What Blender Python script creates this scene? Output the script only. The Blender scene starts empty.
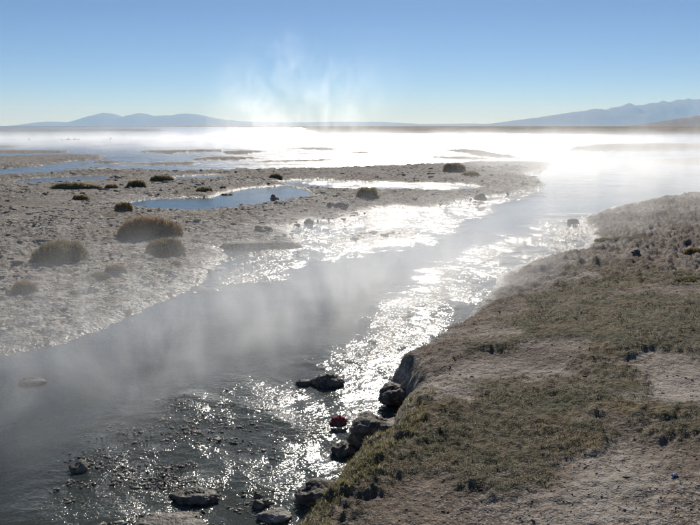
import bpy, bmesh, math, random
import numpy as np
from mathutils import Vector, noise as mnoise

R = math.radians
SC = bpy.context.scene
COL = SC.collection

# ------------------------------------------------------------------ camera
CAM_H = 2.4                      # eye of someone standing on the bank, above the water
FPX = 687.0                      # focal length in photo pixels (photo 700 x 525)
PITCH = math.atan((262.5 - 126.0) / FPX)
cam_d = bpy.data.cameras.new('camera')
cam_d.sensor_width = 36.0
cam_d.lens = 36.0 * FPX / 700.0
cam_d.clip_start = 0.05
cam_d.clip_end = 200000.0
cam = bpy.data.objects.new('camera', cam_d)
COL.objects.link(cam)
cam.location = (0, 0, CAM_H)
cam.rotation_euler = (R(90) - PITCH, 0, 0)
SC.camera = cam

# ------------------------------------------------------------------ sky and sun
SUN_EL = R(29.0)
SUN_AZ = math.atan((405 - 350) / FPX)        # from +Y towards +X
world = bpy.data.worlds.new('World')
SC.world = world
world.use_nodes = True
wn = world.node_tree
sky = wn.nodes.new('ShaderNodeTexSky')
sky.sky_type = 'NISHITA'
sky.sun_disc = False
sky.sun_elevation = SUN_EL
sky.sun_rotation = SUN_AZ
sky.altitude = 4600.0
sky.air_density = 0.8
sky.dust_density = 1.0
sky.ozone_density = 3.6
wn.links.new(sky.outputs[0], wn.nodes['Background'].inputs[0])
wn.nodes['Background'].inputs[1].default_value = 0.070

sun_d = bpy.data.lights.new('sun', 'SUN')
sun_d.energy = 4.2
sun_d.angle = R(0.55)
sun_d.color = (1.0, 0.955, 0.89)
sun = bpy.data.objects.new('sun', sun_d)
COL.objects.link(sun)
sdir = Vector((math.sin(SUN_AZ) * math.cos(SUN_EL), math.cos(SUN_AZ) * math.cos(SUN_EL), math.sin(SUN_EL)))
sun.rotation_euler = sdir.to_track_quat('Z', 'Y').to_euler()
sun.location = (0, 0, 50)

vs = SC.view_settings
vs.view_transform = 'Standard'
vs.look = 'None'
vs.exposure = 0.25
vs.gamma = 1.0
vs.use_curve_mapping = False
SC.render.engine = 'CYCLES'
cy = SC.cycles
cy.use_denoising = True
cy.max_bounces = 6
cy.diffuse_bounces = 2
cy.glossy_bounces = 2
cy.transmission_bounces = 2
cy.transparent_max_bounces = 12
cy.volume_bounces = 3
cy.volume_max_steps = 128
cy.sample_clamp_indirect = 4.0
cy.sample_clamp_direct = 0.0
cy.use_adaptive_sampling = True
cy.adaptive_threshold = 0.035

# ------------------------------------------------------------------ helpers
def px(x, y, z=0.0):
    """photo pixel -> point on the horizontal plane at height z (where that pixel's thing stands)"""
    cx, cyy = (x - 350.0) / FPX, (262.5 - y) / FPX
    dy = math.cos(PITCH) + cyy * math.sin(PITCH)
    dz = -math.sin(PITCH) + cyy * math.cos(PITCH)
    t = (z - CAM_H) / dz
    return (cx * t, dy * t)

def hash2(ix, iy, seed):
    h = (ix.astype(np.int64) * 374761393 + iy.astype(np.int64) * 668265263 + seed * 1274126177) & 0xffffffff
    h = ((h ^ (h >> 13)) * 1103515245) & 0xffffffff
    return ((h ^ (h >> 16)) & 0xffff).astype(np.float32) * np.float32(2 * math.pi / 65536.0)

def perlin(x, y, seed=0):
    x = np.asarray(x, dtype=np.float64); y = np.asarray(y, dtype=np.float64)
    ix = np.floor(x); iy = np.floor(y)
    fx = (x - ix).astype(np.float32); fy = (y - iy).astype(np.float32)
    ix = ix.astype(np.int64); iy = iy.astype(np.int64)
    def g(dx, dy):
        a = hash2(ix + dx, iy + dy, seed)
        return np.cos(a) * (fx - dx) + np.sin(a) * (fy - dy)
    u = fx * fx * fx * (fx * (fx * 6 - 15) + 10); v = fy * fy * fy * (fy * (fy * 6 - 15) + 10)
    n0 = g(0, 0) * (1 - u) + g(1, 0) * u
    n1 = g(0, 1) * (1 - u) + g(1, 1) * u
    return (n0 * (1 - v) + n1 * v) * 1.5

def fbm(x, y, sc, octv=4, seed=0, gain=0.5):
    s = 0; a = 1.0; t = 0
    for o in range(octv):
        s = s + a * perlin(x * sc, y * sc, seed + o * 17); t += a; a *= gain; sc *= 2.03
    return s / t

def billow(x, y, sc, octv=3, seed=0):
    s = 0; a = 1.0; t = 0
    for o in range(octv):
        s = s + a * np.abs(perlin(x * sc, y * sc, seed + o * 13)); t += a; a *= 0.5; sc *= 2.1
    return s / t * 2.0

def sstep(a, b, v):
    t = np.clip((v - a) / (b - a), 0, 1)
    return t * t * (3 - 2 * t)

def sdf(poly, X, Y):
    """signed distance to a closed polygon, positive inside"""
    P = np.array(poly, dtype=np.float32)
    d2 = np.full(X.shape, 1e12, dtype=np.float32)
    ins = np.zeros(X.shape, dtype=bool)
    n = len(P)
    for i in range(n):
        ax, ay = P[i]; bx, by = P[(i + 1) % n]
        ex, ey = bx - ax, by - ay
        L = ex * ex + ey * ey
        if L < 1e-12: continue
        wx = X - ax; wy = Y - ay
        t = np.clip((wx * ex + wy * ey) / L, 0, 1)
        qx = wx - ex * t; qy = wy - ey * t
        np.minimum(d2, qx * qx + qy * qy, out=d2)
        if abs(ey) > 1e-9:
            c = ((ay > Y) != (by > Y)) & (X < ex * (Y - ay) / ey + ax)
            ins ^= c
    d = np.sqrt(d2)
    return np.where(ins, d, -d)

def pp(pts, z=0.0):
    return [px(p[0], p[1], p[2] if len(p) > 2 else z) for p in pts]

# ------------------------------------------------------------------ layout traced on the ground
LEFT = pp([(-250, 182), (-150, 179), (0, 176.5), (46, 174), (69, 171.5), (100, 171), (146, 170), (175, 172), (250, 170),
           (340, 168.5), (387, 166.5), (450, 164), (491, 161.5), (529, 162), (557, 163), (533, 176), (546, 185), (535, 190.5),
           (510, 195.5), (481, 199), (450, 204.5), (425, 208.5), (397, 207), (366, 211), (360, 218), (340, 221), (310, 222),
           (292, 231), (302, 240), (298, 246), (250, 247), (218, 248), (226, 255), (216, 268), (198, 284), (170, 300),
           (140, 312), (100, 330), (60, 345), (30, 352), (0, 355), (-40, 362), (-120, 378), (-300, 420), (-420, 300)])
RIGHT = pp([(276, 525, .3), (300, 500, .3), (326, 468, .3), (338, 452, .3), (358, 446, .25), (376, 440, .25), (384, 426, .25), (386, 410, .2), (408, 396, .2), (398, 386, .1),
            (386, 378, .1), (402, 364, .2), (424, 343, .25), (445, 327, .22), (470, 305, .15), (493, 287, .08), (499, 274, .05),
            (518, 264, .04), (550, 254, .02), (580, 250, .0), (592, 238), (586, 228), (578, 220), (592, 214), (612, 208),
            (660, 198), (700, 194), (800, 188), (1400, 184)]) + [(60, -30), (-6, -30), (-2.6, -6), (-1.1, 0.2), (-0.62, 2.0)]
BARS = [  # pixel outline, height, edge width
    ([(-90, 158), (0, 158), (34, 157), (75, 155.7), (103, 154.9), (100, 157), (96, 160), (69, 162), (34, 167), (0, 168.5), (-110, 171)], .22, 1.0),
    ([(-40, 150.3), (20, 150.3), (75, 151.5), (70, 153), (0, 153.7), (-40, 153.7)], .10, .8),
    ([(-20, 146.3), (8, 146), (24, 147), (0, 147.8), (-20, 147.8)], .10, .8),
    ([(93, 162.6), (112, 161.7), (126, 162.7), (110, 164.2)], .12, .5),
    ([(140, 152), (185, 150.8), (216, 150.3), (222, 151.6), (190, 152.6), (172, 154.3), (150, 153)], .16, .6),
    ([(194, 158.5), (225, 157.4), (245, 157.8), (266, 158.5), (240, 160.7), (200, 160.4)], .12, .6),
    ([(225, 152), (245, 150.6), (264, 151.5), (250, 154.7), (228, 154.7)], .12, .6),
    ([(128, 164.6), (165, 163.4), (202, 163), (196, 165), (150, 165.7)], .10, .5),
    ([(286, 148.7), (320, 147.3), (338, 149), (330, 150.6), (305, 149.8)], .12, .8),
    ([(240, 161.8), (300, 160.2), (340, 159.6), (330, 161.5), (260, 163.2)], .07, .5),
    ([(440, 150.5), (470, 149.3), (506, 155), (520, 158.7), (490, 158.3), (470, 155.6), (455, 152.2)], .14, .6),
    ([(350, 152), (374, 152.2), (372, 153.9), (352, 153.6)], .10, .5),
    ([(424, 157), (470, 157.3), (502, 159.2), (470, 160.4), (440, 159.2)], .08, .5),
    ([(565, 149), (590, 145.5), (640, 144), (760, 144), (760, 150), (650, 151.5), (600, 152), (575, 151)], .2, 1.5),
    ([(640, 160), (690, 158), (800, 158), (800, 166), (700, 166), (650, 163)], .08, 1.0),
    ([(318, 240), (345, 234.5), (380, 232), (408, 226.5), (422, 229), (415, 236), (380, 239.5), (345, 243)], .05, .25),
    ([(-60, 131.6), (0, 131.2), (70, 130.9), (150, 131.1), (175, 131.6), (150, 131.9), (0, 132.4), (-60, 132.6)], 1.1, 4.0),
]
BARS = [(pp(a), b, c) for a, b, c in BARS]
POOLS = [pp(a) for a in (
    [(131, 203), (150, 200.5), (171, 199), (214, 198), (229, 193), (251, 188.5), (283, 186), (298, 189), (308, 193), (304, 197.5),
     (273, 202), (227, 208), (200, 210), (186, 210), (157, 208.5), (138, 206)],
    [(293, 182), (315, 181), (340, 182.6), (381, 183.8), (456, 185.8), (462, 188.5), (444, 190), (387, 188), (343, 188.5), (308, 185.5)],
    [(28, 180), (60, 178), (98, 177), (97, 180), (60, 181), (35, 181.7)],
    [(185, 177.3), (212, 175.5), (212, 178), (190, 179.2)])]
SHOALS = [(pp(a), b, c) for a, b, c in (
    ([(190, 292), (233, 286), (262, 284), (300, 273), (325, 261), (335, 247), (420, 243), (440, 228), (470, 210), (430, 205), (380, 205),
      (330, 219), (300, 226), (290, 246), (215, 244), (210, 262)], .004, .042),
    ([(60, 560), (62, 480), (90, 442), (130, 405), (185, 386), (236, 398), (268, 432), (262, 470), (262, 500), (262, 560)], .022, .06),
    ([(490, 290), (515, 258), (540, 234), (556, 220), (600, 208), (640, 215), (630, 250), (590, 266), (520, 290)], -.010, .06),
    ([(470, 199), (535, 186), (560, 190), (540, 200), (500, 206), (460, 210)], .03, .03))]
TURF = [pp(a, .62) for a in (
    [(376, 410), (392, 388), (430, 372), (470, 378), (505, 368), (560, 372), (610, 362), (655, 372), (662, 392), (700, 405), (780, 390),
     (800, 440), (700, 432), (640, 442), (590, 440), (560, 446), (520, 447), (470, 452), (430, 444), (395, 432), (372, 446), (360, 432)],
    [(478, 330), (500, 310), (545, 300), (600, 285), (650, 282), (700, 292), (760, 300), (760, 355), (690, 362), (640, 350), (590, 356),
     (560, 340), (520, 336)],
    [(505, 282), (530, 266), (580, 258), (620, 245), (700, 250), (740, 262), (700, 276), (640, 272), (590, 280), (540, 292)],
    [(300, 530), (320, 492), (345, 470), (372, 458), (366, 474), (338, 500), (322, 530)])]
PALE = [pp(a, .62) for a in (
    [(425, 352), (470, 340), (520, 340), (560, 358), (500, 364), (430, 368)],
    [(640, 372), (700, 360), (760, 370), (740, 400), (668, 412)],
    [(500, 470), (560, 452), (640, 450), (640, 500), (540, 510)])]

STREAKS = pp([(-60, 160), (0, 146), (100, 150), (200, 148.5), (330, 146.5), (420, 149), (520, 156), (470, 163), (300, 169), (170, 171), (60, 172), (-60, 178)])
# far shore on the right side of the lake, and the plain behind
FARSHORE = pp([(322, 134), (345, 133.4), (380, 133.8), (420, 133.6), (520, 134), (600, 134.4), (700, 134.6), (1100, 136)]) + \
    [(3500, 400), (60000, 20000), (60000, 90000), (-60000, 90000), (-60000, 26000), (-9000, 5200), (-900, 3000), (-60, 900), (-14, 300)]

def ground_height(X, Y, full=False):
    r = np.sqrt(X * X + Y * Y)
    wob = fbm(X, Y, 1.3, 4, 5) * np.clip(r * .022, .06, 1.6) + fbm(X, Y, .22, 3, 9) * np.clip((r - 14) * .02, 0, 1.2)
    wobs = fbm(X, Y, 4.5, 3, 55) * .05
    h = np.full(X.shape, -0.32, dtype=np.float32)
    shoal_b = np.zeros_like(h)
    for poly, dep, amp in SHOALS:
        d = sdf(poly, X, Y) + wob * .8
        k = sstep(-.35, .45, d)
        lump = billow(X, Y, 3.4, 3, 71) * .6 + billow(X, Y, 9.0, 2, 78) * .4
        big = fbm(X, Y, 1.1, 2, 74)
        hs = -dep + amp * (lump - .62 + big * .55)
        h = np.where(k > 0, h * (1 - k) + hs * k, h)
        shoal_b = np.maximum(shoal_b, k)
    # wet mud streaks between the lake and the flat
    ff = (r > 20) & (r < 130)
    Xf, Yf = X[ff], Y[ff]
    kf = sstep(-2.5, 2.5, sdf(STREAKS, Xf, Yf))
    hsf = -.028 + .17 * fbm(Xf * .28, Yf, .42, 4, 151, .6) + .03 * fbm(Xf * .5, Yf, 1.6, 3, 153)
    h[ff] = np.maximum(h[ff], hsf * kf - .3 * (1 - kf))
    # left mud flat
    dl = sdf(LEFT, X, Y) + wob * .55 + wobs * 2.2
    for P, grow in zip(POOLS, (.12, .6, .5, .5)):
        dp = sdf(P, X, Y) + wob * .25 + grow
        dl = np.minimum(dl, -dp)
    farL = np.clip((r - 9) / 40, 0, 1)
    crust = billow(X * .62, Y, 2.8, 4, 31)
    crust2 = billow(X * .6, Y, 7.5, 3, 37)
    smooth = sstep(.05, .35, fbm(X, Y, .16, 2, 41))              # flatter silty patches
    lump_amp = (.10 - .07 * smooth) * (1 + .6 * farL)
    hl_land =   .012 + .115 * (1 - np.exp(-np.maximum(dl, 0) / 1.3)) + .10 * fbm(X, Y, .35, 3, 43) * np.clip(dl / 1.5, 0, 1) \
        + lump_amp * (crust * .65 + crust2 * .35 - .25) * np.clip(dl / .5 + .25, 0, 1)
    hl = np.where(dl > 0, hl_land * np.clip(dl / .10, 0, 1), -.32)
    kl = sstep(-.7, 0.0, dl)
    left_mix = kl
    h = np.where(dl > 0, np.maximum(hl, h), np.maximum(h, -.32 + .30 * kl ** 2))
    fringe = sstep(-.85, -.1, dl) * (dl <= 0)                       # broken crust standing in the shallows along the flat
    hfr = -.03 + .06 * (billow(X, Y, 4.2, 3, 141) - .55) + .03 * fbm(X, Y, 1.2, 2, 143)
    h = np.where(fringe > 0, np.maximum(h, hfr * fringe - .3 * (1 - fringe)), h)
    for poly, hm, w in BARS:
        d = sdf(poly, X, Y) + wob * min(1.0, 1.3 * w)
        hb = np.where(d > 0, hm * (1 - np.exp(-d / w)) + .03 * np.clip(d / w, 0, 1) * (crust - .4) * 2, np.maximum(-.3, d * .25))
        h = np.maximum(h, hb)
    # right bank
    dr = sdf(RIGHT, X, Y) + wob * .35 + wobs * .8
    s = 1.0 - .74 * sstep(7.5, 17.0, Y) - .1 * sstep(17, 40, Y)
    s1 = 1.0 - .86 * sstep(6.3, 10.5, Y)
    step1 = sstep(-.03, .20 + 1.3 * (1 - s1), dr)
    prof = .30 * step1 * s1 / s + .36 * (1 - np.exp(-np.maximum(dr, 0) / (1.3 + 1.5 * (1 - s1))))
    turf = np.full(X.shape, -9.0, dtype=np.float32)
    near = (r < 40) & (dr > -1)
    Xn, Yn = X[near], Y[near]
    tn = np.full(Xn.shape, -9.0, dtype=np.float32)
    for P in TURF:
        tn = np.maximum(tn, sdf(P, Xn, Yn))
    tn = tn + fbm(Xn, Yn, 1.5, 5, 91, .65) * 1.0
    turf[near] = tn
    tmask = sstep(-.22, .22, turf) * sstep(.02, .2, dr)
    rl = billow(X, Y, 3.0, 3, 61)
    rl2 = billow(X, Y, 8.5, 3, 63)
    und = fbm(X, Y, .55, 3, 67)
    hr = prof * s + (.09 * und + .11 * (rl - .2) * (1 - tmask * .3) * sstep(5.5, 11.0, Y) + .05 * rl2 * sstep(8, 14, Y)) * sstep(0, .6, dr) \
        + tmask * (.016 + .014 * rl2 + .010 * rl) + .012 * rl2 * sstep(0, .3, dr) + (.02 * rl2 + .03 * rl) * sstep(-.05, .1, dr) * (1 - sstep(.25, .7, dr))
    h = np.where(dr > -.03, np.maximum(hr, h), np.maximum(h, -.32 + .28 * sstep(-.55, 0, dr)))
    # far shore
    far = r > 150
    df = np.full(X.shape, -50.0, dtype=np.float32)
    df[far] = sdf(FARSHORE, X[far], Y[far]) + fbm(X[far], Y[far], .05, 3, 83) * 7
    hf = np.where(df > 0, 2.05 * (1 - np.exp(-df / 9.0)) + .35 * fbm(X, Y, .22, 3, 85) * np.clip(df / 8, 0, 1) * np.exp(-np.maximum(r - 150, 0) / 900), -.3)
    h = np.maximum(h, hf)
    if not full:
        return h
    pale = np.full(X.shape, -9.0, dtype=np.float32)
    pn = np.full(Xn.shape, -9.0, dtype=np.float32)
    for P in PALE:
        pn = np.maximum(pn, sdf(P, Xn, Yn))
    pale[near] = pn + fbm(Xn, Yn, 1.5, 3, 95) * .4
    return h, dict(turf=tmask, right=sstep(-.1, .3, dr), far=sstep(0, 6, df), pale=sstep(-.15, .2, pale), dl=dl, dr=dr, shoal=shoal_b, turfd=turf)

def h_at(x, y):
    return float(ground_height(np.array([x], dtype=np.float32), np.array([y], dtype=np.float32))[0])

def grid_mesh(name, xs, ys, zs, nr, nc, wrap=True, centre=None):
    """rings x columns -> mesh"""
    co = np.stack([xs, ys, zs], -1).reshape(-1, 3).astype(np.float32)
    i = np.arange(nr - 1)[:, None]; j = np.arange(nc if wrap else nc - 1)[None, :]
    j2 = (j + 1) % nc
    q = np.stack([i * nc + j, i * nc + j2, (i + 1) * nc + j2, (i + 1) * nc + j], -1).reshape(-1, 4)
    q = q[:, ::-1]
    me = bpy.data.meshes.new(name)
    nv = len(co); nq = len(q)
    tri = None
    if centre is not None:
        co = np.concatenate([co, np.array([centre], dtype=np.float32)]); nv += 1
        jj = np.arange(nc)
        tri = np.stack([np.full(nc, nv - 1), (jj + 1) % nc, jj], -1)
    loops = q.reshape(-1)
    starts = np.arange(nq) * 4; tot = np.full(nq, 4)
    if tri is not None:
        starts = np.concatenate([starts, nq * 4 + np.arange(nc) * 3]); tot = np.concatenate([tot, np.full(nc, 3)])
        loops = np.concatenate([loops, tri.reshape(-1)])
    me.vertices.add(nv); me.vertices.foreach_set('co', co.reshape(-1))
    me.loops.add(len(loops)); me.loops.foreach_set('vertex_index', loops.astype(np.int32))
    me.polygons.add(len(starts)); me.polygons.foreach_set('loop_start', starts.astype(np.int32)); me.polygons.foreach_set('loop_total', tot.astype(np.int32))
    me.polygons.foreach_set('use_smooth', np.ones(len(starts), dtype=bool))
    me.update(calc_edges=True); me.validate()
    if me.polygons[(nr // 2) * nc + nc // 4].normal.z < 0: me.flip_normals()
    return me

def tri_mesh(name, V, F, smooth=False):
    V = np.asarray(V, dtype=np.float32); F = np.asarray(F, dtype=np.int32)
    k = F.shape[1]
    me = bpy.data.meshes.new(name)
    me.vertices.add(len(V)); me.vertices.foreach_set('co', V.reshape(-1))
    me.loops.add(F.size); me.loops.foreach_set('vertex_index', F.reshape(-1))
    me.polygons.add(len(F)); me.polygons.foreach_set('loop_start', (np.arange(len(F)) * k).astype(np.int32)); me.polygons.foreach_set('loop_total', np.full(len(F), k, dtype=np.int32))
    me.polygons.foreach_set('use_smooth', np.full(len(F), smooth, dtype=bool))
    me.update(calc_edges=True)
    return me

def fattr(me, name, vals):
    a = me.attributes.new(name, 'FLOAT', 'POINT')
    v = np.zeros(len(me.vertices), dtype=np.float32); v[:len(vals)] = vals
    a.data.foreach_set('value', v)

def link(name, me, mat, parent=None, loc=None):
    o = bpy.data.objects.new(name, me)
    COL.objects.link(o)
    if mat is not None: me.materials.append(mat)
    if parent is not None: o.parent = parent
    if loc is not None: o.location = loc
    return o

def tag(o, label=None, cat=None, group=None, kind=None):
    if label: o['label'] = label
    if cat: o['category'] = cat
    if group: o['group'] = group
    if kind: o['kind'] = kind
    return o

# ------------------------------------------------------------------ material helpers
class NT:
    def __init__(self, name):
        self.m = bpy.data.materials.new(name); self.m.use_nodes = True
        self.t = self.m.node_tree; self.t.nodes.clear()
        self.out = self.t.nodes.new('ShaderNodeOutputMaterial')
    def n(self, typ, **kw):
        nd = self.t.nodes.new(typ)
        for k, v in kw.items(): setattr(nd, k, v)
        return nd
    def put(self, sock, v):
        if v is None: return
        if hasattr(v, 'is_output') or isinstance(v, bpy.types.NodeSocket): self.t.links.new(v, sock)
        else:
            if isinstance(v, tuple) and len(v) == 3 and sock.type == 'RGBA': v = (*v, 1)
            sock.default_value = v
    def math(self, op, a, b=None, c=None, clamp=False):
        nd = self.n('ShaderNodeMath', operation=op); nd.use_clamp = clamp
        self.put(nd.inputs[0], a)
        if b is not None: self.put(nd.inputs[1], b)
        if c is not None: self.put(nd.inputs[2], c)
        return nd.outputs[0]
    def mix(self, f, a, b):
        nd = self.n('ShaderNodeMix', data_type='RGBA')
        self.put(nd.inputs[0], f); self.put(nd.inputs[6], a); self.put(nd.inputs[7], b)
        return nd.outputs[2]
    def mapr(self, v, a, b, c=0.0, d=1.0, smooth=True):
        nd = self.n('ShaderNodeMapRange'); nd.interpolation_type = 'SMOOTHSTEP' if smooth else 'LINEAR'
        self.put(nd.inputs[0], v); nd.inputs[1].default_value = a; nd.inputs[2].default_value = b; nd.inputs[3].default_value = c; nd.inputs[4].default_value = d
        return nd.outputs[0]
    def noise(self, vec, scale, detail=3, rough=.55, dist=0.0):
        nd = self.n('ShaderNodeTexNoise'); self.put(nd.inputs['Vector'], vec)
        nd.inputs['Scale'].default_value = scale; nd.inputs['Detail'].default_value = detail; nd.inputs['Roughness'].default_value = rough; nd.inputs['Distortion'].default_value = dist
        return nd.outputs[0]
    def voro(self, vec, scale, feature='F1'):
        nd = self.n('ShaderNodeTexVoronoi', feature=feature); self.put(nd.inputs['Vector'], vec); nd.inputs['Scale'].default_value = scale
        return nd.outputs['Distance']
    def attr(self, name):
        return self.n('ShaderNodeAttribute', attribute_name=name).outputs['Fac']
    def pos(self):
        return self.n('ShaderNodeNewGeometry').outputs['Position']
    def obj(self):
        return self.n('ShaderNodeTexCoord').outputs['Object']
    def scale(self, v, s):
        nd = self.n('ShaderNodeVectorMath', operation='MULTIPLY'); self.put(nd.inputs[0], v); nd.inputs[1].default_value = s
        return nd.outputs[0]
    def sep(self, v):
        nd = self.n('ShaderNodeSeparateXYZ'); self.put(nd.inputs[0], v); return nd.outputs
    def bump(self, h, dist=1.0, strength=1.0, normal=None):
        nd = self.n('ShaderNodeBump'); self.put(nd.inputs['Height'], h); nd.inputs['Distance'].default_value = dist; self.put(nd.inputs['Strength'], strength)
        if normal is not None: self.put(nd.inputs['Normal'], normal)
        return nd.outputs[0]
    def principled(self, **kw):
        nd = self.n('ShaderNodeBsdfPrincipled')
        for k, v in kw.items(): self.put(nd.inputs[k.replace('_', ' ')], v)
        return nd
    def surf(self, s):
        self.t.links.new(s, self.out.inputs['Surface']); return self.m

# ---- ground
def ground_material():
    m = NT('ground')
    p = m.pos()
    right, turf, far, wet, pale, salt = (m.attr(a) for a in ('right', 'turf', 'far', 'wet', 'pale', 'salt'))
    n1 = m.noise(p, 1.1, 4); n2 = m.noise(p, 5.5, 4, .6); n3 = m.noise(p, 26, 3, .6); n4 = m.noise(p, 90, 2, .6); n5 = m.noise(m.scale(p, (1, 1, 1.3)), 55, 3, .6)
    v1 = m.voro(p, 16)
    # grey salty mud, left flat
    mud = m.mix(m.mapr(n2, .35, .66), (.148, .13, .11), (.31, .282, .245))
    mud = m.mix(m.math('MULTIPLY', m.mapr(m.noise(m.scale(p, (.5, 1, 1)), .55, 4), .44, .64), .6), mud, (.175, .138, .094))
    saltf = m.math('MULTIPLY', m.mapr(m.math('ADD', m.math('MULTIPLY', n3, .55), m.math('MULTIPLY', n2, .5)), .50, .62), salt)
    mud = m.mix(saltf, mud, (.56, .54, .51))
    # brown trodden soil, right bank
    soil = m.mix(m.mapr(n2, .35, .65), (.10, .073, .051), (.195, .15, .112))
    soil = m.mix(m.mapr(n3, .52, .68), soil, (.075, .058, .044))
    soil = m.mix(m.math('MULTIPLY', m.mapr(n4, .53, .63), m.mapr(n1, .38, .6, .25, .9)), soil, (.40, .37, .335))
    soil = m.mix(m.math('MULTIPLY', m.mapr(n5, .56, .64), .8), soil, (.05, .04, .032))
    soil = m.mix(m.math('MULTIPLY', m.mapr(m.math('ADD', m.math('MULTIPLY', n3, .45), m.math('MULTIPLY', n1, .6)), .54, .64), .75), soil, (.34, .31, .275))
    soil = m.mix(m.math('MULTIPLY', pale, m.mapr(n2, .3, .6, .35, .85)), soil, (.31, .275, .235))
    turfc = m.mix(m.mapr(n3, .35, .62), (.04, .034, .018), (.12, .095, .052))
    turfc = m.mix(m.math('MULTIPLY', m.mapr(n1, .50, .64), .8), turfc, (.13, .092, .042))
    turfc = m.mix(m.math('MULTIPLY', m.mapr(m.noise(p, 2.1, 4, .6), .50, .62), .8), turfc, (.038, .042, .014))
    turfc = m.mix(m.math('MULTIPLY', m.mapr(n4, .58, .7), .6), turfc, (.33, .30, .26))
    soil = m.mix(turf, soil, turfc)
    c = m.mix(right, mud, soil)
    farc = m.mix(m.mapr(m.noise(p, .09, 5, .65), .4, .62), (.15, .115, .07), (.075, .06, .04))
    c = m.mix(far, c, farc)
    c = m.mix(m.math('MULTIPLY', wet, .72), c, (.035, .032, .026))
    rough = m.math('SUBTRACT', .95, m.math('MULTIPLY', wet, m.mapr(n3, .3, .7, .72, .45)))
    hb = m.math('ADD', m.math('MULTIPLY', n2, .030), m.math('MULTIPLY', n3, .014))
    hb = m.math('ADD', hb, m.math('MULTIPLY', n4, .006))
    hb = m.math('ADD', hb, m.math('MULTIPLY', n5, .010))
    hb = m.math('ADD', hb, m.math('MULTIPLY', v1, .010))
    left = m.math('SUBTRACT', 1.0, right)
    hb = m.math('ADD', hb, m.math('MULTIPLY', wet, m.math('MULTIPLY', m.noise(p, 38, 2, .5), .026)))
    cr = m.math('ABSOLUTE', m.math('SUBTRACT', m.noise(m.scale(p, (.75, 1, 1)), 4.2, 3, .6), .5))
    left = m.math('MULTIPLY', left, m.mapr(salt, .12, .45, .15, 1.0))
    cr2 = m.math('ABSOLUTE', m.math('SUBTRACT', m.noise(m.scale(p, (.75, 1, 1)), 12.0, 3, .6), .5))
    hb = m.math('ADD', hb, m.math('MULTIPLY', left, m.math('ADD', m.math('MULTIPLY', cr, .22), m.math('MULTIPLY', cr2, .10))))
    b = m.principled(Base_Color=c, Roughness=rough, Normal=m.bump(hb, 1.25, 1.0))
    b.inputs['Specular IOR Level'].default_value = .35
    return m.surf(b.outputs[0])

def water_material():
    m = NT('water')
    p = m.pos()
    rip = m.attr('ripple'); lake = m.attr('lake')
    flow = m.scale(p, (1.0, 1.35, 1.0))
    a = m.noise(flow, 2.6, 2, .5, .3)
    b = m.noise(flow, 8.5, 3, .6, .4)
    c = m.noise(flow, 24.0, 2, .6, .2)
    patch = m.mapr(m.noise(p, .9, 3), .38, .66, .25, 1.25)
    rp = m.math('MULTIPLY', rip, patch)
    h = m.math('MULTIPLY', a, m.math('MULTIPLY_ADD', rp, .036, .003))
    h = m.math('ADD', h, m.math('MULTIPLY', b, m.math('MULTIPLY_ADD', rp, .022, .0012)))
    h = m.math('ADD', h, m.math('MULTIPLY', c, m.math('MULTIPLY_ADD', rp, .011, .0003)))
    h = m.math('ADD', h, m.math('MULTIPLY', m.noise(m.scale(p, (1, .6, 1)), 1.3, 3, .6), m.math('MULTIPLY', lake, .105)))
    nrm = m.bump(h, 1.0, 1.0)
    fr = m.n('ShaderNodeFresnel'); fr.inputs['IOR'].default_value = 1.33; m.put(fr.inputs['Normal'], nrm)
    gl = m.n('ShaderNodeBsdfGlossy'); gl.distribution = 'GGX'
    m.put(gl.inputs['Roughness'], m.math('MULTIPLY_ADD', lake, .13, .12)); m.put(gl.inputs['Normal'], nrm)
    tr = m.n('ShaderNodeBsdfTransparent'); tr.inputs[0].default_value = (.62, .68, .62, 1)
    df = m.n('ShaderNodeBsdfDiffuse'); df.inputs[0].default_value = (.12, .135, .118, 1)
    body = m.n('ShaderNodeMixShader'); m.put(body.inputs[0], m.math('MULTIPLY_ADD', lake, .45, .45)); m.t.links.new(tr.outputs[0], body.inputs[1]); m.t.links.new(df.outputs[0], body.inputs[2])
    mx = m.n('ShaderNodeMixShader'); m.put(mx.inputs[0], fr.outputs[0]); m.t.links.new(body.outputs[0], mx.inputs[1]); m.t.links.new(gl.outputs[0], mx.inputs[2])
    return m.surf(mx.outputs[0])

def rock_material(name, dark, light, wetness=.5, scale=14):
    m = NT(name)
    p = m.obj()
    n = m.noise(p, scale, 4, .6); n2 = m.noise(p, scale * 4, 3, .6)
    c = m.mix(m.mapr(n, .38, .65), dark, light)
    c = m.mix(m.math('MULTIPLY', m.mapr(n2, .58, .7), .5), c, tuple(min(1, v * 1.6) for v in light))
    hb = m.math('ADD', m.math('MULTIPLY', n, .03), m.math('MULTIPLY', n2, .012))
    b = m.principled(Base_Color=c, Roughness=m.mapr(n2, .3, .7, .85 - .5 * wetness, .95 - .3 * wetness), Normal=m.bump(hb, 1.0, .8))
    return m.surf(b.outputs[0])

def grass_material(name, c1, c2, c3, trans=.35):
    m = NT(name)
    p = m.pos()
    u = m.attr('shade')
    c = m.mix(m.mapr(m.noise(p, 2.2, 3), .38, .62), c1, c2)
    c = m.mix(m.mapr(u, .35, 1.0), c, c3)
    b = m.principled(Base_Color=c, Roughness=.7)
    t = m.n('ShaderNodeBsdfTranslucent'); m.put(t.inputs[0], c)
    mx = m.n('ShaderNodeMixShader'); mx.inputs[0].default_value = trans
    m.t.links.new(b.outputs[0], mx.inputs[1]); m.t.links.new(t.outputs[0], mx.inputs[2])
    return m.surf(mx.outputs[0])

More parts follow.
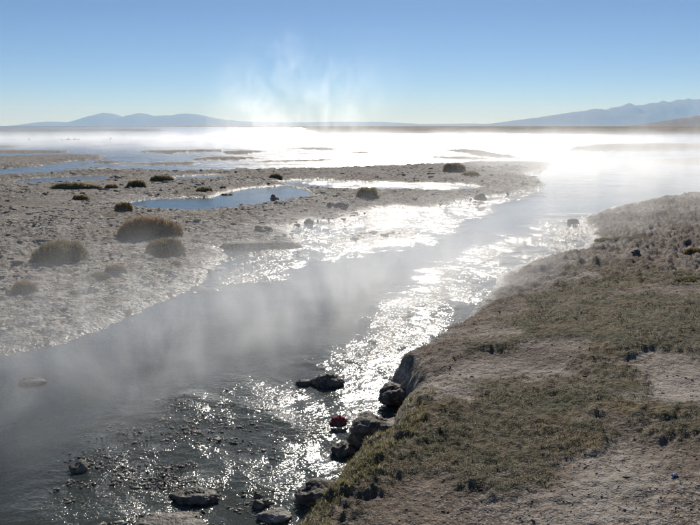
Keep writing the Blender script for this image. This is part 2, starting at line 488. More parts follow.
def plain_material(name, col, rough=.8):
    m = NT(name)
    n = m.noise(m.obj(), 30, 3)
    c = m.mix(m.mapr(n, .35, .65), tuple(v * .65 for v in col), col)
    return m.surf(m.principled(Base_Color=c, Roughness=rough).outputs[0])

MAT_GROUND = ground_material()
MAT_WATER = water_material()
MAT_ROCK = rock_material('dark_wet_rock', (.05, .043, .034), (.17, .148, .122), .6)
MAT_WETP = rock_material('wet_pebble', (.06, .052, .04), (.26, .235, .20), 1.42, 20)
MAT_BANK = rock_material('frosted_bank_earth', (.045, .037, .028), (.18, .155, .13), .3, 9)
MAT_GRIT = rock_material('soil_grit', (.09, .066, .047), (.25, .20, .155), .1, 30)
MAT_CLOD = rock_material('crusted_earth', (.05, .042, .033), (.23, .20, .17), .2)
MAT_PALE = rock_material('salt_crusted_stone', (.15, .135, .115), (.36, .33, .30), .2)
MAT_TURF = grass_material('turf_blades', (.056, .058, .020), (.125, .098, .044), (.60, .56, .46))
MAT_EDGE = grass_material('bank_grass_blades', (.17, .165, .06), (.28, .24, .10), (.60, .56, .42), .45)
MAT_TUSS = grass_material('tussock_blades', (.145, .125, .06), (.205, .16, .08), (.40, .33, .19), .45)
MAT_TUSS_O = grass_material('orange_tussock_blades', (.19, .14, .065), (.30, .185, .08), (.46, .33, .17), .5)
MAT_TUSS_F = grass_material('light_lifted_tussock_blades', (.22, .19, .10), (.29, .235, .13), (.48, .41, .26), .6)  # tussock_blades painted lighter, offsetting backlit shade where no steam veils it
MAT_TUSS_FO = grass_material('light_lifted_orange_tussock_blades', (.25, .19, .095), (.35, .235, .11), (.5, .38, .21), .6)  # orange blades with the same brightening put into the colour
MAT_MOUND = plain_material('tussock_core', (.12, .10, .055), .95)
MAT_MTN = None

# ------------------------------------------------------------------ ground sheet
rings = np.concatenate([np.geomspace(.5, 3.0, 50, endpoint=False), np.geomspace(3.0, 60.0, 430, endpoint=False),
                        np.geomspace(60, 340, 110, endpoint=False), np.geomspace(340, 90000, 60)])
cols = np.concatenate([np.linspace(R(-31), R(31), 860, endpoint=False), np.linspace(R(31), R(329), 90, endpoint=False)])
RR, AA = np.meshgrid(rings, cols, indexing='ij')
GX = (RR * np.sin(AA)).astype(np.float32); GY = (RR * np.cos(AA)).astype(np.float32)
gh, ga = ground_height(GX.reshape(-1), GY.reshape(-1), True)
GZ = gh.reshape(GX.shape)
gme = grid_mesh('ground', GX, GY, GZ, len(rings), len(cols), True, (0, 0, float(GZ[0].mean())))
fx, fy = GX.reshape(-1), GY.reshape(-1)
fr_ = np.sqrt(fx * fx + fy * fy)
wetn = fbm(fx, fy, 2.2, 3, 111)
wet = 1 - sstep(.0, .075, gh + wetn * .03 - .01)
wet = np.where(ga['far'] > .2, 0, wet)
fattr(gme, 'wet', wet)
fattr(gme, 'right', ga['right'])
fattr(gme, 'turf', ga['turf'])
fattr(gme, 'far', ga['far'])
fattr(gme, 'pale', ga['pale'])
fattr(gme, 'salt', np.clip(.35 + 1.2 * fbm(fx, fy, .25, 3, 115), .1, .9))
ground = tag(link('ground', gme, MAT_GROUND), kind='structure')

# ------------------------------------------------------------------ water sheet (stream, pools and lake at one level)
wr = np.concatenate([np.geomspace(1.0, 60, 260, endpoint=False), np.geomspace(60, 3200, 60)])
wc = np.concatenate([np.linspace(R(-34), R(34), 300, endpoint=False), np.linspace(R(34), R(326), 60, endpoint=False)])
RR2, AA2 = np.meshgrid(wr, wc, indexing='ij')
WX = (RR2 * np.sin(AA2)).astype(np.float32); WY = (RR2 * np.cos(AA2)).astype(np.float32)
wme = grid_mesh('water', WX, WY, np.zeros_like(WX), len(wr), len(wc), True, (0, 0, 0))
wx, wy = WX.reshape(-1), WY.reshape(-1)
RIFFLES = [(pp(a), s) for a, s in (
    ([(330, 440), (300, 400), (330, 360), (380, 330), (400, 300), (440, 265), (500, 240), (560, 215), (610, 215), (560, 262), (500, 285), (470, 315), (400, 370), (360, 430)], 1.35),
    ([(200, 525), (215, 470), (250, 430), (215, 395), (240, 380), (300, 390), (350, 410), (345, 450), (310, 500), (280, 540)], 1.6),
    ([(190, 292), (262, 283), (330, 258), (420, 244), (480, 215), (545, 192), (520, 190), (420, 205), (360, 212), (290, 230), (215, 262)], 1.4),
    ([(60, 540), (70, 460), (140, 400), (220, 400), (240, 450), (230, 540)], 2.3))]
rip = np.full(wx.shape, .05, dtype=np.float32)
wobw = fbm(wx, wy, .9, 3, 131) * .5
for P, s in RIFFLES:
    rip = np.maximum(rip, s * sstep(-.5, .45, sdf(P, wx, wy) + wobw))
rw = np.sqrt(wx * wx + wy * wy)
rip = np.maximum(rip, .25 * sstep(18, 34, rw))
rip = np.maximum(rip, 1.1 * sstep(-.6, .6, sdf(POOLS[1], wx, wy)))
fattr(wme, 'ripple', rip)
fattr(wme, 'lake', sstep(24, 42, rw))
tag(link('water', wme, MAT_WATER), kind='structure')

# ------------------------------------------------------------------ mountains beyond the plain
def mountain_material(name, col):
    m = NT(name)
    n = m.noise(m.pos(), .0012, 5, .6)
    c = m.mix(m.mapr(n, .35, .65), tuple(v * .7 for v in col), col)
    return m.surf(m.principled(Base_Color=c, Roughness=.95).outputs[0])

def ridge(name, prof, D, depth, mat, seed, base_y=126.5, rough=.12, step=3):
    """a range whose crest line runs at distance D; prof = pixel crest points"""
    xs = np.array([p[0] for p in prof], float); ys = np.array([p[1] for p in prof], float)
    X0 = np.arange(xs[0], xs[-1] + 1e-6, step)
    crest = (126.0 - np.interp(X0, xs, ys)) / FPX * D
    U = (X0 - 350) / FPX * D
    nd = 41
    v = np.linspace(-1, 1, nd)
    rows = []
    for t in v:
        w = np.cos(t * math.pi / 2) ** 1.35
        yy = np.full_like(U, D + t * depth) + 0 * U
        nz = np.abs(fbm(U, yy, 4.0 / depth, 4, seed)) * 1.4
        fine = fbm(U, np.zeros_like(U), 14.0 / depth, 4, seed + 3, .65) * .16
        z = crest * w * (1 + fine) * (1 - rough * 4 * nz * (1 - w ** 2)) - 12 * (1 - w)
        rows.append(np.stack([U * (1 + t * depth / D * .6), yy, z], -1))
    A = np.array(rows)
    me = grid_mesh(name, A[..., 0], A[..., 1], A[..., 2], nd, len(U), False)
    return tag(link(name, me, mat), kind='structure')

MAT_MTN = mountain_material('mountain_rock', (.075, .06, .05))
MAT_HILL = mountain_material('hill_scrub', (.13, .105, .075))
ridge('mountain_range', [(20, 126.4), (30, 125.5), (45, 122.5), (60, 121.6), (78, 122.6), (88, 119.5), (98, 116), (110, 113.3), (119, 114.6), (128, 117), (138, 114.8), (147, 113.2),
                         (158, 116.5), (170, 115.8), (190, 114), (203, 115), (220, 119), (245, 121.5), (290, 122.5), (340, 121.8), (380, 122), (420, 124), (470, 123.4), (500, 125), (560, 126)], 26000, 5000, MAT_MTN, 5, step=2)
ridge('mountain_range', [(470, 125.8), (520, 119.5), (545, 116), (570, 112.5), (590, 109.5), (600, 110.5), (612, 107), (621, 104.3), (630, 106.5), (650, 103.5), (668, 101.5), (681, 100), (692, 101), (705, 99.6),
                         (740, 97), (790, 99), (850, 106), (920, 116), (980, 125)], 19000, 3600, MAT_MTN, 15, step=2)
ridge('hill', [(610, 126), (628, 125), (648, 121.8), (668, 119), (690, 115.8), (720, 112), (770, 108), (840, 110), (900, 117), (960, 126)], 3600, 520, MAT_HILL, 25, step=2)

# ------------------------------------------------------------------ rocks, clods and stones
def rock_mesh(name, sx, sy, sz, seed, sub=3, rough=.34, flat=.35):
    bm = bmesh.new()
    bmesh.ops.create_icosphere(bm, subdivisions=sub, radius=1.0)
    off = Vector((seed * 3.7, seed * 1.3, seed * 7.1))
    for v in bm.verts:
        c = v.co.copy()
        d = 1 + rough * mnoise.noise(c * 1.1 + off) * 1.3 + rough * .55 * mnoise.noise(c * 2.6 + off) + rough * .45 * abs(mnoise.noise(c * 5 + off)) + rough * .3 * mnoise.noise(c * 11 + off)
        # facets: push in towards a few random planes
        for k in range(5):
            a = Vector((math.sin(seed + k * 2.1), math.cos(seed * 1.7 + k * 1.3), math.sin(seed * .6 + k) * .8)).normalized()
            q = c.dot(a) * d
            if q > .78: d *= 1 - flat * (q - .78)
        v.co = Vector((c.x * d * sx, c.y * d * sy, c.z * d * sz))
    me = bpy.data.meshes.new(name)
    bm.to_mesh(me); bm.free()
    for p in me.polygons: p.use_smooth = True
    return me

def rock(pxl, w_px, h_px, mat, label, name='rock', cat='rock', group=None, seed=1, deep=1.0, rot=0., sink=.35, z=None, rough=.36):
    """pixel of the foot centre, its width and height in photo pixels"""
    x, y = px(pxl[0], pxl[1], 0.0 if z is None else z)
    hz = max(h_at(x, y), 0.0) if z is None else z
    if z is None and hz > .05:
        x, y = px(pxl[0], pxl[1], hz); hz = max(h_at(x, y), 0.0)
    dist = math.sqrt(x * x + y * y + (CAM_H - hz) ** 2)
    sx = .5 * w_px / FPX * dist
    sz = h_px / FPX * dist * .62
    me = rock_mesh(name, sx, sx * deep, sz, seed, 5 if w_px > 25 else 4, rough)
    o = link(name, me, mat, loc=(x, y + sx * deep * .5, hz + sz * (1 - 2 * sink) * .6))
    o.rotation_euler = (0, 0, rot)
    return tag(o, label, cat, group)

rock((327, 386), 30, 13, MAT_ROCK, 'dark rock sticking out of the middle of the glittering stream', seed=2, deep=.7)
rock((304, 385), 15, 6, MAT_ROCK, 'low wet stone touching the side of the mid-stream rock', name='stone', cat='stone', seed=3, deep=.7)
rock((376, 445), 52, 30, MAT_BANK, 'largest dark boulder under the turf edge of the near bank', name='boulder', cat='boulder', seed=4, deep=1.1, z=.05, sink=.25, rot=.7)
rock((343, 455), 22, 13, MAT_ROCK, 'squat black rock at the foot of the largest bank boulder', seed=5, deep=.8, z=0.0, sink=.25)
rock((394, 401), 32, 16, MAT_BANK, 'shaded boulder under the grassy bank above the red scrap', name='boulder', cat='boulder', seed=6, deep=.9, z=.05, sink=.25)
rock((320, 500), 46, 16, MAT_BANK, 'long dark rock along the yellow grass edge of the bank', seed=7, deep=.7, rot=.6, z=.02, sink=.25)
rock((274, 521), 30, 8, MAT_PALE, 'pale flat stone at the water edge below the yellow grass', name='stone', cat='stone', seed=8, deep=.7, z=.0)
rock((258, 498), 9, 7, MAT_ROCK, 'middle-sized dark pebble of the cluster, farthest from the pale flat stone', name='pebble', cat='pebble', group='dark pebble cluster', seed=9, z=0.)
rock((258, 508), 11, 8, MAT_ROCK, 'biggest dark pebble of the cluster beside the pale flat stone', name='pebble', cat='pebble', group='dark pebble cluster', seed=10, z=0.)
rock((266, 505), 8, 7, MAT_ROCK, 'smallest dark pebble, between the cluster and the pale flat stone', name='pebble', cat='pebble', group='dark pebble cluster', seed=11, z=0.)
rock((192, 502), 44, 11, MAT_ROCK, 'dark slab of rock breaking the surface on the pebbly shoal', seed=12, deep=.5, rot=-.25, z=0.)
rock((172, 532), 62, 9, MAT_ROCK, 'wide black rock at the end of the pebbly shoal', seed=13, deep=.6, z=0.)
rock((78, 471), 17, 8, MAT_CLOD, 'brown mud clod at the outer edge of the pebbly shoal', name='mud_clod', cat='clod', seed=14, z=0.)
rock((30, 384), 22, 6, MAT_CLOD, 'lone low clod out in the dark calm water', name='mud_clod', cat='clod', seed=15, z=0., deep=.6)
rock((573, 223), 9, 5, MAT_BANK, 'rounded clod in the shallows off the grassy bank', name='mud_clod', cat='clod', seed=16, z=0.)
rock((338, 424), 17, 6, MAT_ROCK, 'small wet stone under the red scrap', name='stone', cat='stone', seed=17, z=0.)
rock((274, 200.5), 9, 7, MAT_ROCK, 'black stone standing in the blue pool on the mud flat', name='stone', cat='stone', seed=18, z=0., rough=.4)
rock((263, 232), 18, 8, MAT_CLOD, 'crumbled clod above the dark undercut ledge of the flat', name='mud_clod', cat='clod', seed=19)
rock((341, 206), 14, 7, MAT_CLOD, 'larger of two dark clods on the point of the mud flat', name='mud_clod', cat='clod', seed=20)
rock((330, 205), 8, 5, MAT_CLOD, 'smaller of two dark clods on the point of the mud flat', name='mud_clod', cat='clod', seed=21)
rock((481, 197), 12, 7, MAT_CLOD, 'dark clod at the tip of the flat facing the stream', name='mud_clod', cat='clod', seed=22)
rock((309, 223), 9, 5, MAT_CLOD, 'wet clod at the inner corner of the glittering shoal', name='mud_clod', cat='clod', seed=23)
rock((257, 248), 84, 9, MAT_CLOD, 'long dark undercut ledge of mud above the glittering shoal', name='mud_ledge', cat='ledge', seed=25, deep=.25, rough=.2)
rock((636, 262), 8, 3.5, MAT_BANK, 'small round clod alone on pale ground of the right bank', name='mud_clod', cat='clod', seed=24)

# ---- loose pebbles and crumbs, too small to count
def ico(sub):
    bm = bmesh.new(); bmesh.ops.create_icosphere(bm, subdivisions=sub, radius=1.0)
    V = np.array([v.co[:] for v in bm.verts], dtype=np.float32); F = np.array([[v.index for v in f.verts] for f in bm.faces], dtype=np.int32)
    bm.free(); return V, F

def scatter_stones(name, X, Y, Z, S, mat, seed, sub=1, squash=.6):
    rng = np.random.default_rng(seed)
    V, F = ico(sub)
    n = len(X)
    base = []
    for k in range(8):
        rk = np.random.default_rng(seed + k)
        d = 1 + .28 * rk.standard_normal(len(V)).astype(np.float32)
        base.append(V * np.clip(d, .55, 1.5)[:, None])
    base = np.array(base)[rng.integers(0, 8, n)]
    a = rng.random(n) * 6.283
    ca, sa = np.cos(a)[:, None], np.sin(a)[:, None]
    sx = S * rng.uniform(.7, 1.8, n); sy = S * rng.uniform(.6, 1.1, n); sz = S * squash * rng.uniform(.6, 1.2, n)
    bx = base[..., 0] * sx[:, None]; by = base[..., 1] * sy[:, None]; bz = base[..., 2] * sz[:, None]
    P = np.stack([bx * ca - by * sa + X[:, None], bx * sa + by * ca + Y[:, None], bz + Z[:, None]], -1).reshape(-1, 3)
    Fs = (F[None] + (np.arange(n) * len(V))[:, None, None]).reshape(-1, 3)
    me = tri_mesh(name, P, Fs, True)
    return link(name, me, mat)

rng = np.random.default_rng(11)
def sample_pixels(n, x0, x1, y0, y1, z=0.0):
    """random spots over the ground seen in that part of the photo"""
    xs = rng.uniform(x0, x1, n); ys = rng.uniform(y0, y1, n)
    cx = (xs - 350) / FPX; cyy = (262.5 - ys) / FPX
    dy = math.cos(PITCH) + cyy * math.sin(PITCH); dz = -math.sin(PITCH) + cyy * math.cos(PITCH)
    t = (z - CAM_H) / dz
    return (cx * t).astype(np.float32), (dy * t).astype(np.float32)

# shoal pebbles
X, Y = sample_pixels(42000, 30, 340, 372, 560)
h, a = ground_height(X, Y, True)
clus = fbm(X * .55, Y, 2.6, 3, 231) + .6 * fbm(X * .6, Y, 8.0, 2, 233)
k = (a['shoal'] > rng.uniform(.1, .9, len(X))) & (h < .06) & (a['dr'] < 0) & (clus > .05)
X, Y, h = X[k], Y[k], h[k]
tag(scatter_stones('shoal_pebbles', X, Y, np.maximum(h + .004, rng.uniform(-.008, .004, len(X))), rng.gamma(1.5, .0028, len(X)) + .0018, MAT_WETP, 3, squash=.42), 'glistening wet pebbles strewn over the shallow shoal', 'pebbles', kind='stuff')
# crumbs on the mud flat
X, Y = sample_pixels(11000, -60, 560, 168, 360)
h, a = ground_height(X, Y, True)
k = (h > .02) & (a['dr'] < -.5) & (fbm(X, Y, .6, 3, 201) > -.08)
X, Y, h = X[k], Y[k], h[k]
dist = np.sqrt(X * X + Y * Y)
tag(scatter_stones('mud_crumbs', X, Y, h + .006, (rng.gamma(2.0, .0006, len(X)) + .0007) * np.clip(dist, 6, 45), MAT_PALE, 5, squash=.4), 'salt-whitened crumbs of mud scattered over the left flat', 'mud crumbs', kind='stuff')
# grit on the right bank
X, Y = sample_pixels(9000, 300, 760, 200, 560, .55)
h, a = ground_height(X, Y, True)
k = (a['dr'] > .1) & (a['turf'] < .4) & (Y < 9)
X, Y, h = X[k], Y[k], h[k]
dist = np.sqrt(X * X + Y * Y)
tag(scatter_stones('soil_grit', X, Y, h + .001, (rng.gamma(1.2, .0004, len(X)) + .0003) * np.clip(dist, 3, 12), MAT_GRIT, 7, squash=.4), 'loose grit and crumbs on the brown soil of the near bank', 'grit', kind='stuff')

# ------------------------------------------------------------------ grass
def blades(X, Y, Z, L, W, lean, seed, dirx=None, diry=None, segs=1):
    """thin pointed blades rooted at X,Y,Z; returns verts, faces, shade"""
    r = np.random.default_rng(seed)
    n = len(X)
    a = r.random(n) * 6.283
    wx_, wy_ = np.cos(a) * W * .5, np.sin(a) * W * .5
    b = r.random(n) * 6.283
    lx = np.cos(b) * lean * r.random(n); ly = np.sin(b) * lean * r.random(n)
    if dirx is not None: lx = lx + dirx; ly = ly + diry
    up = np.sqrt(np.clip(1 - lx * lx - ly * ly, .08, 1))
    p0 = np.stack([X - wx_, Y - wy_, Z], -1); p1 = np.stack([X + wx_, Y + wy_, Z], -1)
    mx_, my_, mz_ = X + lx * L * .45, Y + ly * L * .45, Z + up * L * .6
    p2 = np.stack([mx_ + wx_ * .8, my_ + wy_ * .8, mz_], -1); p3 = np.stack([mx_ - wx_ * .8, my_ - wy_ * .8, mz_], -1)
    p4 = np.stack([X + lx * L * 1.1, Y + ly * L * 1.1, Z + up * L * .92], -1)
    V = np.stack([p0, p1, p2, p3, p4], 1).reshape(-1, 3)
    o = (np.arange(n) * 5)[:, None]
    F = np.concatenate([o + np.array([0, 1, 2]), o + np.array([0, 2, 3]), o + np.array([3, 2, 4])])
    sh = np.repeat(r.random(n), 5).reshape(n, 5); sh = (sh * .5 + np.array([0, 0, .3, .3, .55])[None] * r.random(n)[:, None]).reshape(-1)
    fleck = r.random(n) < .12
    sh = np.where(np.repeat(fleck, 5), 1.0, sh * .8)
    return V, F, sh

def blade_object(name, parts, mat, parent=None):
    V, F, S = parts
    me = tri_mesh(name, V, F)
    fattr(me, 'shade', S)
    return link(name, me, mat, parent)

# turf mat on the right bank
X1, Y1 = sample_pixels(90000, 340, 780, 345, 470, .62)
X2, Y2 = sample_pixels(52000, 440, 780, 235, 365, .5)
X = np.concatenate([X1, X2]); Y = np.concatenate([Y1, Y2])
h, a = ground_height(X, Y, True)
k = (a['turf'] > rng.uniform(.1, .9, len(X))) & (fbm(X, Y, 2.2, 4, 211, .65) * 1.6 + .12 > rng.uniform(-.25, .45, len(X)))
X, Y, h = X[k], Y[k], h[k]
dist = np.sqrt(X * X + Y * Y)
L = rng.uniform(.005, .015, len(X)) * np.clip(dist / 6, 1, 1.4); W = np.clip(.0009 * dist, .003, .012)
tag(blade_object('turf', blades(X, Y, h - .002, L, W, 1.5, 21), MAT_TURF), 'short olive-brown mat of turf covering the near bank', 'turf', kind='stuff')
# yellow-green fringe at the bank edge
X, Y = sample_pixels(26000, 270, 470, 385, 560, .45)
h, a = ground_height(X, Y, True)
ed = a['dr']
k = (ed > .03) & (ed < .34 + .2 * fbm(X, Y, 2, 2, 221)) & (h > .12)
X, Y, h = X[k], Y[k], h[k]
tag(blade_object('bank_grass', blades(X, Y, h - .004, rng.uniform(.012, .04, len(X)), np.full(len(X), .004), 1.0, 22), MAT_EDGE), 'yellow-green grass fringe along the near bank edge above the rocks', 'grass', kind='stuff')

def tussock(base, w_px, h_px, label, mat, seed, nbl=2200, name='grass_tussock', cat='tussock', group=None, lobes=3, deep=.8, z=None):
    hz = .12 if z is None else z
    for _ in range(3):
        x, y = px(base[0], base[1], hz); hz = h_at(x, y)
    dist = math.sqrt(x * x + y * y + 4)
    rx = .5 * w_px / FPX * dist; ry = rx * deep; rz = h_px / FPX * dist * .95
    y += ry * .8
    hz = h_at(x, y) - .02
    if dist > 17: mat = MAT_TUSS_F if mat is MAT_TUSS else MAT_TUSS_FO  # far tussocks take the copies with light painted into the colour
    r = np.random.default_rng(seed)
    root = bpy.data.objects.new(name, None); COL.objects.link(root); root.location = (x, y, hz); root.empty_display_size = .2
    tag(root, label, cat, group)
    # dome = a few overlapping lobes
    lob = [(0, 0, .92, .9)]
    for k in range(lobes):
        an = r.random() * 6.283 if k > 1 else (0.2 + math.pi * k)
        lob.append((math.cos(an) * .45, math.sin(an) * .35, r.uniform(.42, .6), r.uniform(.62, .95)))
    def dome(u, v):
        hh = np.zeros_like(u)
        for (cx, cyy, rr, ht) in lob:
            q = 1 - ((u - cx) ** 2 + (v - cyy) ** 2) / (rr * rr) + .35 * fbm(u + seed, v, 2.3, 3, seed + 7)
            hh = np.maximum(hh, ht * np.clip(q, 0, 1) ** .68)
        return hh
    nr, nc = 14, 36
    rad = np.linspace(.03, 1.02, nr)[:, None] * np.ones((1, nc)); ang = np.linspace(0, 2 * math.pi, nc, endpoint=False)[None] * np.ones((nr, 1))
    U = rad * np.cos(ang); Vv = rad * np.sin(ang)
    Hh = dome(U, Vv) * .82 + .10 * fbm(U * 3, Vv * 3, 1.0, 3, seed) * (dome(U, Vv) > .05) - .02
    me = grid_mesh('mound', U * rx, Vv * ry, Hh * rz, nr, nc, True, (0, 0, float(Hh[0].mean()) * rz))
    link('mound', me, MAT_MOUND, root)
    rr = np.sqrt(r.random(nbl)); aa = r.random(nbl) * 6.283
    u, v = rr * np.cos(aa), rr * np.sin(aa)
    hh = dome(u, v); kk = hh > .04
    u, v, hh = u[kk], v[kk], hh[kk]
    L = rz * r.uniform(.10, .32, len(u)) * r.uniform(.6, 1.1, len(u)); W = np.full(len(u), max(.006, .00085 * dist))
    V, F, S = blades(u * rx, v * ry, hh * rz * .80, L, W, .8, seed + 5, u * .62, v * .62)
    tag(blade_object('blades', (V, F, S), mat, root), kind='stuff')
    return root

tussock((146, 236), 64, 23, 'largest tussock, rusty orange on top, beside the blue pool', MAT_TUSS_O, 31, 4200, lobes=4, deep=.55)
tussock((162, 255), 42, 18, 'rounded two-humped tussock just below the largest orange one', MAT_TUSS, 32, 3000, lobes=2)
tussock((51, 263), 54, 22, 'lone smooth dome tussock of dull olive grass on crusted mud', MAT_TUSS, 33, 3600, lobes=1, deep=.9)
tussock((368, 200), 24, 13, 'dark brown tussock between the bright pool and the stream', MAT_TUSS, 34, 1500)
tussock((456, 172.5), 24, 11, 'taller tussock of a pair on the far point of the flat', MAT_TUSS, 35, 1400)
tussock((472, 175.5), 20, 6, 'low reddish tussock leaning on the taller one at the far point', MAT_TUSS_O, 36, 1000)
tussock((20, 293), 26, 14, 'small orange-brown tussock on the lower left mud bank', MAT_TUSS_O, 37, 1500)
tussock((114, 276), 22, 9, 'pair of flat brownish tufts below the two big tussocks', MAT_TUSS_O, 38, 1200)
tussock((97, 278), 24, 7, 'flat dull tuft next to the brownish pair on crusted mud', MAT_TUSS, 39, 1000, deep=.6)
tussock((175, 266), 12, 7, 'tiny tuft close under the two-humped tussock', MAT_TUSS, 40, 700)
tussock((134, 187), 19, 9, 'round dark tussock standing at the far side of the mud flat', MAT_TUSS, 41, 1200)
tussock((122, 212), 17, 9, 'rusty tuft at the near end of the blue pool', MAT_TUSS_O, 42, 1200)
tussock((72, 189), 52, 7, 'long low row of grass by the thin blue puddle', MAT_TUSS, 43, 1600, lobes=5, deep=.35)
tussock((79, 200), 17, 6, 'small low tuft in front of the long grass row', MAT_TUSS_O, 44, 800)
tussock((161, 181), 24, 7, 'broad dark tuft behind the blue pool near the lake edge', MAT_TUSS, 45, 1000, deep=.6)
tussock((275, 180), 14, 6, 'left of two dark tufts between the pool and the bright strip', MAT_TUSS, 46, 800)
tussock((293, 179.5), 18, 6, 'wider of two dark tufts between the pool and the bright strip', MAT_TUSS, 47, 900)
tussock((203, 190), 18, 6, 'ragged tuft on the upper rim of the blue pool', MAT_TUSS, 48, 900)
tussock((110, 188), 14, 5, 'little tuft beside the round dark tussock', MAT_TUSS, 49, 700)
tussock((226, 193), 15, 4, 'flat black-green tuft overhanging the blue pool rim', MAT_TUSS, 50, 700, deep=.5)
tussock((607, 242), 20, 4.5, 'short clump of dark turf on the bank by the shallows', MAT_TUSS, 51, 900, name='turf_clump', cat='turf clump', z=.2)
tussock((628, 241), 24, 4.5, 'wide clump of dark turf beside the short one on the bank', MAT_TUSS, 52, 1000, name='turf_clump', cat='turf clump', z=.2)
tussock((651, 238), 26, 5, 'brown-topped clump of turf at the edge of a pale patch', MAT_TUSS_O, 53, 1000, name='turf_clump', cat='turf clump', z=.2)
tussock((697, 254), 20, 8, 'steep rusty clump of turf with a dark shaded foot', MAT_TUSS_O, 54, 1000, name='turf_clump', cat='turf clump', z=.25)
tussock((694, 282), 28, 6, 'olive clump of turf below the steep rusty clump', MAT_TUSS, 55, 1100, name='turf_clump', cat='turf clump', z=.3)
tussock((645, 214), 18, 3.5, 'low far clump of grass on the misty right flat', MAT_TUSS, 56, 700, name='turf_clump', cat='turf clump', z=.1)

# ------------------------------------------------------------------ birds on the lake
MAT_BIRD = plain_material('bird_feathers', (.10, .085, .085), .8)
MAT_LEG = plain_material('bird_leg', (.12, .07, .06), .7)
def bird(pxl, size, face, label, seed):
    x, y = px(*pxl)
    root = bpy.data.objects.new('bird', None); COL.objects.link(root); root.location = (x, y, 0); root.rotation_euler = (0, 0, face); root.empty_display_size = .1
    tag(root, label, 'bird', 'birds wading in the lake')
    # body, S neck and head swept as one surface along a path
    path = [(-.30, .40, .01), (-.22, .41, .06), (-.08, .42, .11), (.06, .43, .12), (.17, .46, .08), (.22, .52, .045), (.22, .62, .032), (.20, .70, .03), (.22, .77, .036), (.27, .775, .034), (.33, .75, .012), (.36, .72, .004)]
    V = []; n = 8
    for i, (u, w, r_) in enumerate(path):
        a = path[max(i - 1, 0)]; b = path[min(i + 1, len(path) - 1)]
        t = Vector((b[0] - a[0], 0, b[1] - a[1])).normalized(); s = Vector((0, 1, 0)); q = t.cross(s)
        for k in range(n):
            c = k / n * 6.283
            pt = Vector((u, 0, w)) + (s * math.cos(c) * .85 + q * math.sin(c)) * r_
            V.append([pt.x * size, pt.y * size, pt.z * size])
    F = []
    for i in range(len(path) - 1):
        for k in range(n):
            F.append([i * n + k, i * n + (k + 1) % n, (i + 1) * n + (k + 1) % n, (i + 1) * n + k])
    link('body', tri_mesh('body', V, F, True), MAT_BIRD, root)
    for s in (-1, 1):
        bm = bmesh.new(); bmesh.ops.create_cone(bm, segments=6, radius1=.011 * size, radius2=.016 * size, depth=.42 * size, cap_ends=True)
        me = bpy.data.meshes.new('leg'); bm.to_mesh(me); bm.free()
        link('leg', me, MAT_LEG, root, (.0, s * .045 * size, .17 * size))
for i, (p, s, f) in enumerate((((29, 141.5), .75, .2), ((62, 141), .6, 2.9), ((67.5, 142), .85, .4), ((70, 141.8), .7, 3.0), ((74, 141.8), .8, .1), ((76, 141.5), .75, 2.7), ((78.5, 141.6), .7, .5), ((110.5, 140.6), .75, .9))):
    bird(p, s, f, {0: 'lone tiny dark bird wading beyond the grey mud bar', 7: 'lone tiny dark bird wading beyond the flock on the lake'}.get(i, 'tiny dark bird in the flock wading in the pale shallow lake'), i)

# ------------------------------------------------------------------ litter
def scrap(name, x, y, z, w, d, hgt, mat, label, seed, cat):
    n = 18
    g = np.linspace(-1, 1, n)
    U, Vv = np.meshgrid(g, g, indexing='ij')
    Z = hgt * (np.clip(1 - (U ** 2 + Vv ** 2) * .55, 0, 1)) + hgt * .55 * fbm(U, Vv, 1.6, 3, seed) * 1.6 + hgt * .5 * billow(U, Vv, 2.3, 2, seed + 2)
    ed = 1 + .45 * fbm(U, Vv, 1.2, 2, seed + 9)
    me = grid_mesh(name, x + U * w * .5 * ed, y + Vv * d * .5 * ed, z + Z, n, n, False)
    o = link(name, me, mat)
    sm = o.modifiers.new('thickness', 'SOLIDIFY'); sm.thickness = .003
    return tag(o, label, cat)
MAT_RED = plain_material('red_cloth', (.30, .03, .045), .8)
MAT_BLUE = plain_material('blue_plastic', (.05, .14, .33), .5)
rx_, ry_ = px(339, 419, .06)
scrap('cloth_scrap', rx_, ry_, .035, .125, .07, .03, MAT_RED, 'crumpled red scrap caught on a stone at the water edge', 3, 'scrap')
bx_, by_ = px(676, 460, .68)
scrap('plastic_scrap', bx_, by_, h_at(bx_, by_) + .003, .035, .022, .006, MAT_BLUE, 'small blue scrap lying on the brown trodden soil', 8, 'scrap')

# ------------------------------------------------------------------ steam and air
def box_mesh(name, x0, x1, y0, y1, z0, z1):
    V = [(x, y, z) for z in (z0, z1) for y in (y0, y1) for x in (x0, x1)]
    F = [(0, 2, 3, 1), (4, 5, 7, 6), (0, 1, 5, 4), (2, 6, 7, 3), (0, 4, 6, 2), (1, 3, 7, 5)]
    return tri_mesh(name, V, F)

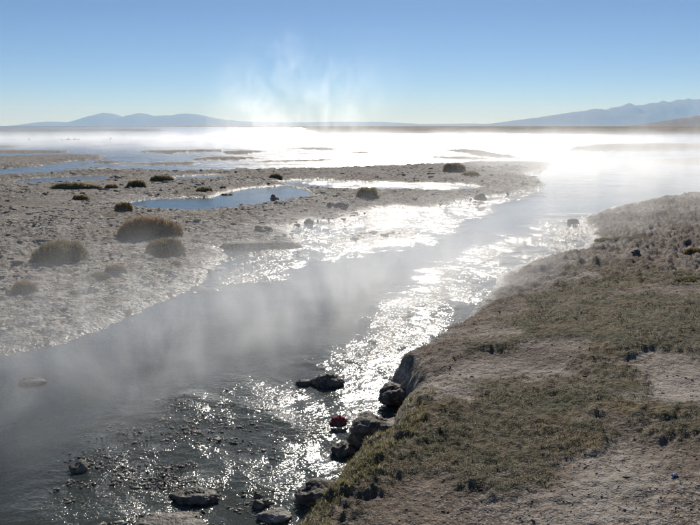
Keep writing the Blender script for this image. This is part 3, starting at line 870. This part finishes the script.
def steam_material(name, dens, nscale, stretch, lo, hi, zfall, aniso=.55, plume=False, step=1.0, detail=3, dist=0.0):
    """white water vapour: broken up by noise, thinning with height, dying away towards the domain's sides (object space is -1..1, z 0..1)"""
    m = NT(name)
    o = m.sep(m.obj())
    p = m.pos()
    nz = m.noise(m.scale(p, stretch), nscale, detail, .58, dist)
    d = m.mapr(nz, lo, hi)
    if plume:
        # ragged drift: tongues of vapour torn by a larger swirl, leaning as they rise
        big = m.noise(m.scale(p, (1, 1, .55)), .22, 3, .6, 1.2)
        d = m.math('MULTIPLY', d, m.mapr(m.math('SUBTRACT', big, m.math('MULTIPLY', o[2], .16)), .40, .58))
        xx = m.math('SUBTRACT', o[0], m.math('MULTIPLY', o[2], .25))
        rad = m.math('SQRT', m.math('ADD', m.math('MULTIPLY', xx, xx), m.math('MULTIPLY', o[1], o[1])))
        side = m.mapr(rad, .12, .74, 1, 0)
        fall = m.math('MULTIPLY', side, m.math('POWER', m.math('SUBTRACT', 1.0, o[2], clamp=True), zfall))
    else:
        fx_ = m.mapr(m.math('ABSOLUTE', o[0]), .45, 1.0, 1, 0); fy_ = m.mapr(m.math('ABSOLUTE', o[1]), .35, 1.0, 1, 0)
        fall = m.math('MULTIPLY', m.math('MULTIPLY', fx_, fy_), m.math('POWER', m.math('SUBTRACT', 1.0, o[2], clamp=True), zfall))
    dd = m.math('MULTIPLY', m.math('MULTIPLY', d, fall), dens)
    v = m.n('ShaderNodeVolumePrincipled')
    v.inputs['Color'].default_value = (.97, .975, .98, 1); v.inputs['Anisotropy'].default_value = aniso
    m.put(v.inputs['Density'], dd)
    m.t.links.new(v.outputs[0], m.out.inputs['Volume'])
    try: m.m.cycles.volume_step_rate = step
    except Exception: pass
    return m.m

def steam_box(name, cx, cyy, sx, sy, sz, mat, label, rot=0.):
    me = box_mesh(name, -1, 1, -1, 1, .002, 1)
    o = link(name, me, mat)
    o.location = (cx, cyy, 0); o.scale = (sx, sy, sz); o.rotation_euler = (0, 0, rot)
    return tag(o, label, 'steam', kind='stuff')

M_STREAM = steam_material('stream_vapour', .72, 1.3, (1, 1, .42), .37, .70, 1.3, .5, step=.8, detail=4, dist=.9)
M_BEND = steam_material('bend_vapour', .12, .5, (1, 1, .5), .30, .66, 1.3, .6, step=1.0, detail=3)
M_LAKE = steam_material('lake_vapour', .060, .16, (1, 1, .6), .34, .70, 3.0, .6, step=.9, detail=3)
steam_box('stream_steam', -.55, 8.3, 5.7, 2.0, 1.6, M_STREAM, 'thin grey steam drifting over the calm dark stream', .80)
steam_box('river_bend_steam', 16.5, 33.0, 13.0, 20.0, 2.0, M_BEND, 'bright steam over the wide bend of the stream')
M_REACH = steam_material('reach_vapour', .13, .7, (1, 1, .5), .32, .68, 1.3, .55, step=1.0, detail=3)
steam_box('mid_stream_steam', 4.6, 15.6, 6.4, 3.4, 1.7, M_REACH, 'soft pale steam over the reach between the flat and the grassy bank', .85)
steam_box('lake_steam', -12, 108, 95, 60, 3.3, M_LAKE, 'low white steam lying over the glaring lake')
def plume(pxx, D, w, hgt, dens, label, seed):
    mt = steam_material('plume_vapour', dens, .6, (1, 1, .6), .36, .80, 1.1, .6, True, .7, 4, 1.0)
    steam_box('steam_plume', (pxx - 350) / FPX * D, D, w, w, hgt, mt, label)
plume(282, 74, 17.0, 13.0, .25, 'broad ragged white steam drift rising off the lake', 1)
plume(208, 80, 6.0, 4.0, .16, 'short thin steam wisp near the left-hand mountains', 3)
plume(545, 90, 9.0, 6.0, .16, 'low steam wisp in front of the brown far shore', 4)
plume(655, 60, 9.0, 6.5, .14, 'broad faint steam wisp below the dark hill', 5)

m = NT('air')
v = m.n('ShaderNodeVolumePrincipled')
v.inputs['Color'].default_value = (.27, .56, 1.0, 1); v.inputs['Density'].default_value = 6.2e-5; v.inputs['Anisotropy'].default_value = .2
v.inputs['Absorption Color'].default_value = (1, 1, 1, 1)
m.t.links.new(v.outputs[0], m.out.inputs['Volume'])
tag(link('haze', box_mesh('haze', -45000, 45000, -3000, 34000, -14.0, 860), m.m), 'thin blue air between the plain and the mountains', 'haze', kind='stuff')
